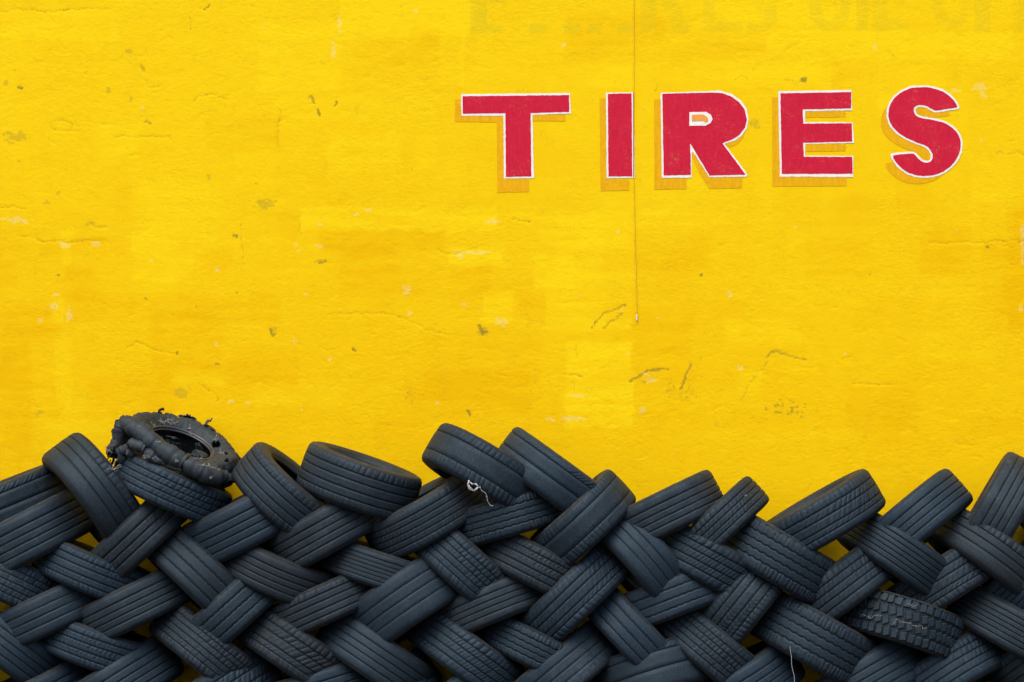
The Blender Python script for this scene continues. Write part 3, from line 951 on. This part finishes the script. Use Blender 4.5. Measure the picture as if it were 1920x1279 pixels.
add(1090, 979, 43, 80, 4, 'bald_two', 'large rounded tire rising right across the end of the feathered skyline tire', length=216, dz=.07)
add(956, 968, 16, 70, 0, 'zigzag', 'narrow blocky tire rising gently right just below the end of the white string', length=228, dz=.02)
add(1241, 964, 26, 77, 0, 'straight', 'smooth skyline tire rising right, left neighbour of the tire with the bird dropping')
add(1342, 989, 43, 64, 0, 'blocks', 'narrow skyline tire with a white bird dropping near its top', length=226)
add(1538, 971, 30, 79, 4, 'asym', 'large skyline tire leaning right with its rim edge showing on top', length=242, dz=.04)
add(1710, 982, 40, 80, -2, 'straight', 'straight grooved skyline tire rising right, second from the right edge', length=238)
add(1868, 965, 60, 80, 2, 'straight', 'steepest skyline tire, standing nearly upright at the right edge of the picture')
# upper weave
add(10, 1086, -25, 78, 0, 'fine_blocks', 'whitish dusty tire at the left edge of the picture, falling right', tone=.95, dust=1.3)
add(180, 1073, -22, 70, 4, 'chevron', 'tire with four deep grooves below the steep tire left of the burnt one, falling right', length=232)
add(378, 1085, -44, 80, -2, 'zigzag_soft', 'tire with crosshatched tread falling steeply right, below and right of the burnt tire', tone=.6)
add(525, 1068, -23, 72, 9, 'straight', 'sagging tire with four pale thin grooves, below the tire with the dark hole')
add(718, 1066, -18, 64, 3, 'ribbed', 'narrow tire with dark straight grooves below the wide flat-lying skyline tire, falling right', length=232)
add(868, 1060, -42, 82, 0, 'fine_blocks', 'fine ribbed tire falling right, below the blocky tire with the pale scuffed edge')
add(1006, 1062, -27, 74, 0, 'chevron', 'chevron patterned tire falling right, below the narrow tire under the string')
add(1195, 1047, -48, 80, -9, 'bald', 'smooth bald tire curving down right, below the large rounded tire', dz=.02)
add(1322, 1050, -28, 80, 0, 'bars', 'tire with bold curved shoulder bars falling right, below the smooth skyline tire')
add(1462, 1047, -30, 90, 0, 'zigzag', 'wide tire with wavy grooves and ragged lower lugs, right of the bird dropping tire', dz=.03)
add(1684, 1043, -34, 78, -4, 'ribbed', 'finely grooved tire falling right under the large leaning skyline tire with the visible rim', dz=.02)
add(1850, 1042, -35, 76, -8, 'plain_shoulder', 'smooth curved tire falling right, under the steepest skyline tire', dz=.03)
add(1995, 1000, -40, 80, 0, 'straight', 'dark tire mostly out of frame at the right edge, behind the steepest tire', dz=-.05)
# middle weave
add(95, 1147, 25, 74, 0, 'bald', 'bald tire with a torn lower edge rising right near the left edge')
add(253, 1134, 26, 76, 0, 'straight', 'straight ribbed tire rising right, between the four-groove tire and the crosshatched tire')
add(445, 1137, 42, 78, 0, 'zigzag_soft', 'short visible tire with curled sipes rising right, between the crosshatched and pale-grooved tires')
add(614, 1130, 24, 70, 0, 'highway', 'narrow notched tire rising right, under the sagging pale-grooved tire', length=232)
add(766, 1127, 34, 98, -4, 'bald', 'very wide almost smooth tire with a shiny lower rim edge, rising right', dz=.03)
add(925, 1135, 22, 70, -3, 'straight', 'dusty mottled tire rising gently right, between the fine ribbed and chevron tires', dust=.9, length=228)
add(1078, 1118, 44, 80, 0, 'asym', 'long block-edged tire rising steeply right, below the large rounded tire', length=242, dz=.02)
add(1265, 1118, 21, 72, 0, 'zigzag_soft', 'tire with squiggly worn sipes rising gently right, under the bold shoulder bar tire', dust=.6)
add(1390, 1131, 51, 86, 0, 'chevron', 'steep feathered tire rising right beneath the wavy groove tire with ragged lugs')
add(1580, 1099, 37, 82, 0, 'blocks', 'tire with square tread blocks rising right, beside the yellow gap in the weave', tone=.85)
add(1764, 1092, 32, 80, 0, 'asym', 'notched tire rising right, directly above the chunky all-terrain tire')
add(1936, 1070, 47, 88, 3, 'ribbed', 'wide many-grooved tire rising right, cut by the right edge of the picture', dz=.02)
# lower weave
add(20, 1214, -37, 80, 0, 'straight', 'tire falling right at the lower left edge, below the torn bald tire')
add(186, 1210, -19, 70, 6, 'chevron', 'sagging grooved tire falling right below the torn bald tire', length=232)
add(390, 1222, -39, 76, 0, 'fine_blocks', 'tire with small square blocks falling right, below the straight ribbed tire')
add(557, 1224, -34, 80, 0, 'asym', 'tire with four grooves falling right, under the narrow notched tire')
add(705, 1232, -34, 80, 0, 'straight', 'plain five-rib tire falling right, under the very wide smooth tire', dz=.01)
add(875, 1230, -36, 78, 0, 'bars', 'tire with slanted edge slots falling right, below the dusty mottled tire')
add(1010, 1218, -26, 66, 2, 'zigzag', 'narrow lugged tire falling right, below the long block-edged tire')
add(1184, 1188, -47, 74, 0, 'zigzag_soft', 'tire with one wavy centre groove falling steeply right, below the bald curving tire')
add(1330, 1214, -40, 80, 0, 'fine_blocks', 'tire with fine diagonal ribs falling right, below the squiggly tire')
add(1525, 1197, -29, 96, 0, 'zigzag', 'broad tire with shallow wavy grooves and frayed lower lugs, under the steep feathered tire', dz=.03, tone=.7)
add(1688, 1170, -17, 82, -5, 'offroad', 'chunky all-terrain tire with big cracked tread blocks', length=232, dz=.05, tone=.55, dust=.8)
add(1892, 1176, -29, 78, 0, 'ribbed', 'straight grooved tire falling right at the lower right edge, above the last corner tire')
# bottom row
add(66, 1304, 25, 80, 6, 'straight', 'lowest tire at the left corner, with a bright shiny upper edge', tone=.8)
add(226, 1283, 32, 88, 0, 'straight', 'second lowest-row tire from the left, broad and smooth, rising right', tone=.8)
add(412, 1300, 33, 88, 0, 'asym', 'third lowest-row tire from the left, rising right', tone=.9)
add(600, 1295, 17, 80, 2, 'straight', 'fourth lowest-row tire from the left, lying flattest of its row')
add(716, 1314, 38, 78, 0, 'fine_blocks', 'fifth lowest-row tire from the left, fine ribbed, mostly below the frame')
add(876, 1307, 37, 78, -3, 'straight', 'sixth lowest-row tire from the left, with a pale line on its lower edge', tone=.8)
add(1048, 1266, 40, 84, 0, 'bald', 'smooth speckled lowest-row tire rising right, below the one with a wavy centre groove', dz=.02, tone=.7)
add(1230, 1262, 17, 88, -5, 'herring', 'rounded tire with sweeping curved grooves in the lowest row, middle of the picture', dz=.01)
add(1390, 1286, 31, 86, 7, 'straight', 'lowest-row tire with a pale upper rim edge, left of the hanging wire', tone=.8)
add(1624, 1278, 30, 88, 0, 'straight', 'smooth lowest-row tire rising right beneath the chunky all-terrain tire', tone=.75)
add(1773, 1271, 33, 80, -5, 'blocks', 'notched lowest-row tire rising right, right of the chunky all-terrain tire')
add(1962, 1222, 36, 82, 0, 'highway', 'corner tire at the lower right of the picture, mostly out of frame')
BY_LABEL = {}
for cx, cy, ang, w, tilt, design, label, kw in T:
    BY_LABEL[label] = tire(cx, cy, ang, w, tilt, design, label, **kw)
# the course that carries the visible ones, below the picture
for i in range(13):
    tire(-20 + i * 164 + random.uniform(-12, 12), 1366 + random.uniform(-6, 6), -32 + random.uniform(-4, 4), 78, 0, random.choice(['straight', 'highway', 'bald']), None, dz=-.06)

# the pile goes on beyond both sides of the picture
for i, x in enumerate((-150, 2090)):
    for k, (y, a) in enumerate(((965, 28), (1080, -30), (1150, 30), (1230, -34), (1300, 30))):
        tire(x + random.uniform(-20, 20), y, a, 80, 0, random.choice(['straight', 'highway', 'bald']), 'worn black tire of the pile, beyond the side of the picture')


# ------------------------------------------------------------------ burnt shredded tire on the skyline


def lay(px, py, depth):
    k = (DIST - depth) / FPX
    return Vector(((px - 960) * k, -depth, ZC + (639.5 - py) * k))


def burnt_tire():
    root = bpy.data.objects.new('burnt_tire', None)
    link(root)
    root.matrix_world = frame_at(334, 846, -21, 21, 0.36)
    inv = root.matrix_world.inverted()
    tag(root, 'burnt shredded tire with frayed cords lying on top of the pile', 'tire')
    rr = random.Random(3)

    def P(nm, me, mod=0.0):
        o = part(nm, me, root, .45, .55)
        o['warm'] = .25
        if mod:
            md = o.modifiers.new('thick', 'SOLIDIFY'); md.thickness = mod; md.offset = 0
        return o

    def crumple(p, amp, f, seed):
        q = Vector(p) * f + Vector((seed, seed * 1.7, 0))
        return mnoise.noise_vector(q) * amp + mnoise.noise_vector(q * 2.7) * amp * .45

    # what is left of the casing: back and right side, with an angular torn outline
    pb = np.array([(.170, .046), (.186, .058), (.210, .074), (.240, .082), (.266, .078), (.284, .058), (.292, .025), (.292, -.03), (.284, -.070), (.255, -.088), (.215, -.082)])
    tb = np.linspace(0, 1, len(pb))
    ca = [-80, -52, -28, -10, 6, 16, 38, 58, 70, 74, 79, 96, 104, 122, 140, 160, 178, 200]
    cr_ = [.96, 1.03, .98, .99, 1.075, 1.0, .965, 1.02, 1.06, 1.09, 1.00, .985, .94, .97, .93, .97, .95, .9]
    n, m = 200, 44
    V = np.zeros((n, m, 3))
    for i in range(n):
        deg = -80 + 280 * i / (n - 1)
        th = math.radians(deg)
        k = np.interp(deg, ca, cr_)
        near = min(abs(deg - c) for c in (-52, -28, 6, 16, 58, 76, 104, 122, 140, 160))
        crease = math.exp(-(near / 2.2) ** 2)
        for j in range(m):
            t = j / (m - 1)
            r = np.interp(t, tb, pb[:, 0]); z = np.interp(t, tb, pb[:, 1])
            outer = min(1, max(0, (t - .15) / .3))
            r = r * (1 + (k - 1) * outer) - .010 * crease * outer
            z = z - .009 * crease * outer * (1 if z > 0 else -1)
            z += .014 * math.exp(-((deg - 70) / 26) ** 2) * outer * (1 - t)
            z -= .030 * max(0, (-deg - 20) / 60) * (1 - t)
            p = Vector((r * math.cos(th), r * math.sin(th), z))
            p += crumple(p, .0065 * (.3 + .7 * outer), 17, 3) + crumple(p, .0030, 55, 9)
            V[i, j] = p
    VV = V.reshape(-1, 3)
    holes = [((.163, .105), .030, .017), ((.215, .0), .024, .016), ((.235, -.09), .020, .010), ((.12, .22), .014, .008), ((-.14, .20), .03, .012), ((.02, .255), .012, .012)]
    keep = []
    for f in grid_quads(n, m, False, False):
        c = VV[f].mean(0)
        bad = False
        if c[2] > .02:
            for (hx, hy), a_, b_ in holes:
                ang = math.atan2(hy, hx) + 1.57
                dx, dy = c[0] - hx, c[1] - hy
                u_, v_ = dx * math.cos(ang) + dy * math.sin(ang), -dx * math.sin(ang) + dy * math.cos(ang)
                if (u_ / a_) ** 2 + (v_ / b_) ** 2 < 1 + .8 * mnoise.noise(Vector(c) * 90): bad = True
        if not bad: keep.append(f)
    me = mesh_np('casing', VV, np.array(keep)[:, ::-1], M_BURNT, np.stack([VV[:, 0], VV[:, 1] * 0], -1), smooth=False)
    P('casing', me, .007)

    def ring(name, R0, r0, z0, sag, ph0, mat):
        pts = []
        for k in range(73):
            th = 2 * math.pi * k / 72
            pts.append((R0 * math.cos(th), R0 * math.sin(th), z0 + sag * math.sin(th + ph0)))
        o = tube(name, pts, r0, mat, root, 8)
        o['tone'] = .6; o['dust'] = .3
        return o

    ring('bead', .166, .0080, .044, .004, .6, M_BEAD)
    ring('bead', .158, .0055, .034, .006, .7, M_BEAD)
    ring('bead', .160, .006, -.05, .02, 2.5, M_BURNT)

    def roll(pts, rads, depths, nm='rubber_roll', seed=0, wr=9, sq=1.0):
        """crumpled roll of rubber through photo pixels at given distances from the wall"""
        P3 = [inv @ lay(x, y, d) for (x, y), d in zip(pts, depths)]
        C, Rr = [], []
        for i in range(len(P3) - 1):
            for k in range(wr):
                t = k / wr
                ts = t * t * (3 - 2 * t)
                C.append(P3[i].lerp(P3[i + 1], t)); Rr.append(rads[i] + (rads[i + 1] - rads[i]) * ts)
        C.append(P3[-1]); Rr.append(rads[-1])
        sides = 8
        vs = []
        for i, c in enumerate(C):
            t = (C[min(i + 1, len(C) - 1)] - C[max(i - 1, 0)]).normalized()
            a = t.cross(Vector((0, 0, 1))).normalized(); b_ = t.cross(a)
            # folds across the roll
            fold = max(0, math.sin(i * .42 + seed)) ** 16
            rad = Rr[i] * (1 - .12 * fold)
            for k in range(sides):
                th = 2 * math.pi * k / sides
                v = c + (a * math.cos(th) * sq + b_ * math.sin(th)) * rad * (1 + .14 * mnoise.noise(Vector((math.cos(th) * 1.6, math.sin(th) * 1.6, i * .09 + seed))))
                vs.append(tuple(v + crumple(v, .0085, 19, seed) + crumple(v, .0030, 60, seed + 3)))
        q = grid_quads(len(C), sides, False, True)
        me = mesh_np(nm, vs, q, M_BURNT, np.zeros((len(vs), 2)), smooth=False)
        return P(nm, me, .004)

    # the folded front wall, from the lump at the left down to the right
    roll([(229, 789), (243, 797), (262, 809), (283, 827), (304, 842)], [.030, .040, .045, .043, .036], [.50, .53, .57, .61, .63], seed=1)
    roll([(296, 836), (313, 848), (330, 859), (347, 868)], [.030, .042, .042, .030], [.62, .64, .65, .655], seed=4)
    roll([(340, 864), (358, 875), (380, 886), (403, 893), (424, 893)], [.024, .036, .044, .043, .030], [.65, .655, .64, .61, .56], seed=7)
    # left end hanging down
    roll([(230, 790), (227, 806), (222, 824), (215, 842), (212, 858)], [.030, .040, .036, .042, .026], [.50, .50, .50, .50, .49], seed=11)
    roll([(243, 829), (257, 835), (272, 843)], [.020, .023, .019], [.60, .625, .64], seed=14)
    roll([(270, 844), (282, 852), (296, 862), (312, 872)], [.017, .024, .020, .010], [.63, .64, .645, .64], seed=17)
    roll([(222, 846), (232, 843), (243, 838)], [.022, .020, .016], [.56, .575, .59], seed=19)

    def flap(p, ux, uy, length, width, curl, seed, local=True):
        """torn strip of rubber starting at p, running along ux, curling towards uy"""
        p, ux, uy = Vector(p), Vector(ux).normalized(), Vector(uy).normalized()
        uz = ux.cross(uy).normalized()
        nn, mm = 14, 7
        vv = []
        for i in range(nn):
            t = i / (nn - 1)
            c = p + ux * (length * math.sin(curl * t) / curl) + uy * (length * (1 - math.cos(curl * t)) / curl)
            wd = width * (1 - .6 * t * t) * (1 + .3 * math.sin(7 * t + seed))
            for j in range(mm):
                s_ = j / (mm - 1) - .5
                v = c + uz * (wd * s_) + ux * (rr.uniform(-.012, .012) if i == nn - 1 else 0)
                vv.append(tuple(v + crumple(v, .007, 26, seed)))
        me = mesh_np('rubber_flap', vv, grid_quads(nn, mm), M_BURNT, np.zeros((nn * mm, 2)), smooth=False)
        return P('rubber_flap', me, .005)

    def at(x, y, d): return inv @ lay(x, y, d)
    rot = inv.to_3x3()
    # ragged shreds at the left end (directions in world axes)
    for k, (x, y, d, ux, uy, L_, W_, c_) in enumerate([
        (212, 838, .51, (-.7, 0, .5), (0, 0, -1), .06, .05, 1.8), (210, 850, .52, (-.6, -.2, -.5), (.3, 0, -1), .07, .03, 1.2), (213, 858, .53, (-.2, -.1, -1), (-.6, 0, 0), .12, .030, .8), (208, 862, .50, (-.5, 0, -.8), (.6, 0, -.6), .10, .022, .9),
        (222, 856, .54, (0, -.2, -1), (-.4, 0, -.2), .10, .05, .6), (218, 834, .55, (-.5, -.5, .2), (0, 0, -1), .05, .045, 2.0), (230, 850, .57, (.2, -.6, -.4), (-.6, 0, -.6), .06, .05, 2.0), (205, 868, .49, (-.7, 0, -.5), (0, 0, -1), .05, .02, 1.0),
        (214, 875, .50, (.1, 0, -1), (-1, 0, 0), .09, .012, .9), (240, 842, .60, (.4, -.6, -.3), (0, .3, -1), .05, .04, 2.2)]):
        flap(at(x, y, d), rot @ Vector(ux), rot @ Vector(uy), L_, W_, c_, k + 1)
    # lifted edges on the back wall
    for k, (p, ux, uy, L_, W_, c_) in enumerate([((.075, .270, .075), (.15, .2, 1), (1, 0, 0), .045, .10, .7), ((-.02, .27, .07), (-.2, .3, 1), (0, -1, 0), .035, .08, 1.2), ((.285, .06, .045), (1, .3, .5), (0, 0, -1), .05, .06, 1.1), ((-.16, .215, .07), (-.2, .5, .8), (1, 0, 0), .04, .07, 1.5),
                                                 ((.265, -.10, .03), (.6, -.4, .2), (0, 0, -1), .07, .09, 1.3), ((.24, -.15, .02), (.4, -.6, .3), (0, 0, -1), .06, .07, 1.6), ((.23, -.15, -.03), (.3, -.3, -1), (0, 0, -1), .08, .10, .5)]):
        flap(p, ux, uy, L_, W_, c_, k + 30)
    # crumpled rubber inside the opening
    for k in range(11):
        a = rr.uniform(-.3, 3.2)
        flap((.14 * math.cos(a), .14 * math.sin(a), rr.uniform(-.08, -.01)), (math.cos(a) * .4, math.sin(a) * .4, rr.uniform(.2, .9)), (-math.cos(a), -math.sin(a), .2), rr.uniform(.07, .12), rr.uniform(.05, .10), rr.uniform(1.2, 2.2), 50 + k)

    bpy.context.view_layer.update()
    dg = bpy.context.evaluated_depsgraph_get()

    def fray(px, py, count, L_, spread):
        """tuft of frayed cord fibres on the surface seen at a photo pixel"""
        d = Vector(((px - 960) / FPX, 1.0, (639.5 - py) / FPX)).normalized()
        hit, loc, nrm, idx, ob, mx = sc.ray_cast(dg, Vector(cam.location), d)
        if loc.y > -.2: return
        c = inv @ loc
        nrm = (rot @ (nrm + Vector((0, -.3, .4)))).normalized()
        vs, qs = [], []
        for _ in range(count):
            b_ = c + Vector((rr.gauss(0, spread), rr.gauss(0, spread * .5), rr.gauss(0, spread * .3)))
            e0 = (nrm + Vector((rr.gauss(0, .8), rr.gauss(0, .8), rr.gauss(0, .5)))).normalized()
            e = Vector((rr.gauss(0, 1), rr.gauss(0, 1), rr.gauss(0, 1))).normalized()
            l_ = L_ * rr.uniform(.4, 1.2)
            side = e0.cross(e).normalized() * .0008
            up = e0.cross(side).normalized() * .0008
            base = len(vs)
            for k in range(4):
                t = k / 3
                p = b_ + e0 * (l_ * t) + e * (l_ * .6 * t * t)
                vs += [tuple(p + side), tuple(p + up), tuple(p - side - up)]
            for k in range(3):
                for j in range(3):
                    qs.append([base + k * 3 + j, base + k * 3 + (j + 1) % 3, base + (k + 1) * 3 + (j + 1) % 3, base + (k + 1) * 3 + j])
        obj('frayed_cord', mesh_np('frayed_cord', vs, qs, M_CORD), root)

    for a in [(300, 790, 26, .016, .012), (312, 791, 22, .016, .012), (325, 792, 22, .015, .012), (285, 798, 16, .014, .01), (354, 805, 8, .02, .003), (354, 812, 8, .018, .003), (376, 808, 14, .012, .006), (405, 826, 26, .018, .007), (411, 832, 18, .016, .006),
              (413, 850, 24, .018, .006), (372, 862, 14, .012, .008), (380, 872, 22, .013, .008), (394, 876, 14, .012, .008), (297, 829, 12, .009, .006), (337, 830, 34, .022, .012), (350, 838, 14, .02, .006), (378, 860, 16, .016, .006), (275, 856, 18, .014, .007), (281, 857, 12, .012, .006),
              (330, 865, 8, .016, .003), (395, 895, 6, .016, .003), (206, 845, 16, .02, .008), (203, 862, 22, .03, .01), (210, 880, 16, .03, .008), (217, 840, 12, .012, .008), (405, 880, 10, .01, .008), (262, 801, 6, .008, .004)]:
        fray(*a)


burnt_tire()

# ------------------------------------------------------------------ string, wire, bird dropping
bpy.context.view_layer.update()
DG = bpy.context.evaluated_depsgraph_get()


def surface_at(px, py):
    """first surface seen at a photo pixel: point and normal"""
    d = Vector(((px - 960) / FPX, 1.0, (639.5 - py) / FPX)).normalized()
    hit, loc, nrm, idx, ob, mx = sc.ray_cast(DG, Vector(cam.location), d)
    return loc, nrm


d0 = -surface_at(884, 893)[0].y + .006
d1 = -surface_at(926, 952)[0].y + .004
loop = [(879, 902), (877, 909), (880, 917), (887, 920), (894, 917), (896, 911), (892, 907), (886, 908), (882, 905), (879, 901), (878, 907), (881, 914), (889, 921), (895, 915)]
tail = [(899, 913), (904, 921), (911, 925), (913, 932), (914, 940), (918, 946), (921, 949), (926, 948)]
pts = []
allp = loop + tail
for i, (x, y) in enumerate(allp):
    f = max(0, (i - len(loop)) / len(tail))
    pts.append(lay(x, y, d0 + (d1 - d0) * f + .003 * math.sin(i * 1.9)))
fine = []
for a, b in zip(pts[:-1], pts[1:]):
    for k in range(4):
        fine.append(a.lerp(b, k / 4) + Vector((random.uniform(-1, 1), random.uniform(-1, 1), random.uniform(-1, 1))) * .0012)
st = tube('white_string', fine, [.0030 + .0014 * math.sin(i * .9) if i < len(loop) * 4 else .0022 + .0008 * math.sin(i * 1.7) for i in range(len(fine))], M_STRING)
tag(st, 'knotted white string hanging off the lower edge of a bald skyline tire', 'string')

d2 = -surface_at(1483, 1213)[0].y + .004
st2 = tube('loose_wire', [lay(x, y, d2 + .01) for x, y in ((1481, 1212), (1482, 1221), (1484, 1232), (1484, 1244), (1486, 1256), (1489, 1266), (1490, 1290))], .0011, M_STRING)
tag(st2, 'thin pale wire hanging in the gap below the broad wavy groove tire', 'wire')

loc, nrm = surface_at(1398, 929)
host = BY_LABEL['narrow skyline tire with a white bird dropping near its top']
bm = bmesh.new()
ax = nrm.orthogonal().normalized(); ay = nrm.cross(ax)
cv = bm.verts.new(loc + nrm * .004)
ring = [bm.verts.new(loc + nrm * .0012 + (ax * math.cos(k / 14 * 6.283) + ay * math.sin(k / 14 * 6.283)) * random.uniform(.007, .015)) for k in range(14)]
for k in range(14): bm.faces.new((cv, ring[k], ring[(k + 1) % 14]))
me = bpy.data.meshes.new('bird_dropping'); bm.to_mesh(me); bm.free(); me.materials.append(M_DROP)
o = obj('bird_dropping', me, host)
o.matrix_parent_inverse = host.matrix_world.inverted()

# pale cord showing through the cracked tread of the chunky tire
host = BY_LABEL['chunky all-terrain tire with big cracked tread blocks']
for path in ([(1614, 1154), (1622, 1156), (1630, 1160), (1636, 1155), (1648, 1154)], [(1672, 1170), (1678, 1163), (1688, 1168), (1702, 1169), (1712, 1174)], [(1716, 1174), (1722, 1172), (1730, 1179), (1736, 1178)], [(1700, 1132), (1712, 1136), (1718, 1134)]):
    pp = []
    for x, y in path:
        for k in range(3):
            l_, n_ = surface_at(x + k * 3.0, y + random.uniform(-2, 2))
            if l_.y < -.4: pp.append(l_ + n_ * .0012)
    if len(pp) > 2:
        o = tube('exposed_cord', pp, [random.uniform(.0005, .0017) for _ in pp], M_FADED, host, 5)
        o.matrix_parent_inverse = host.matrix_world.inverted()
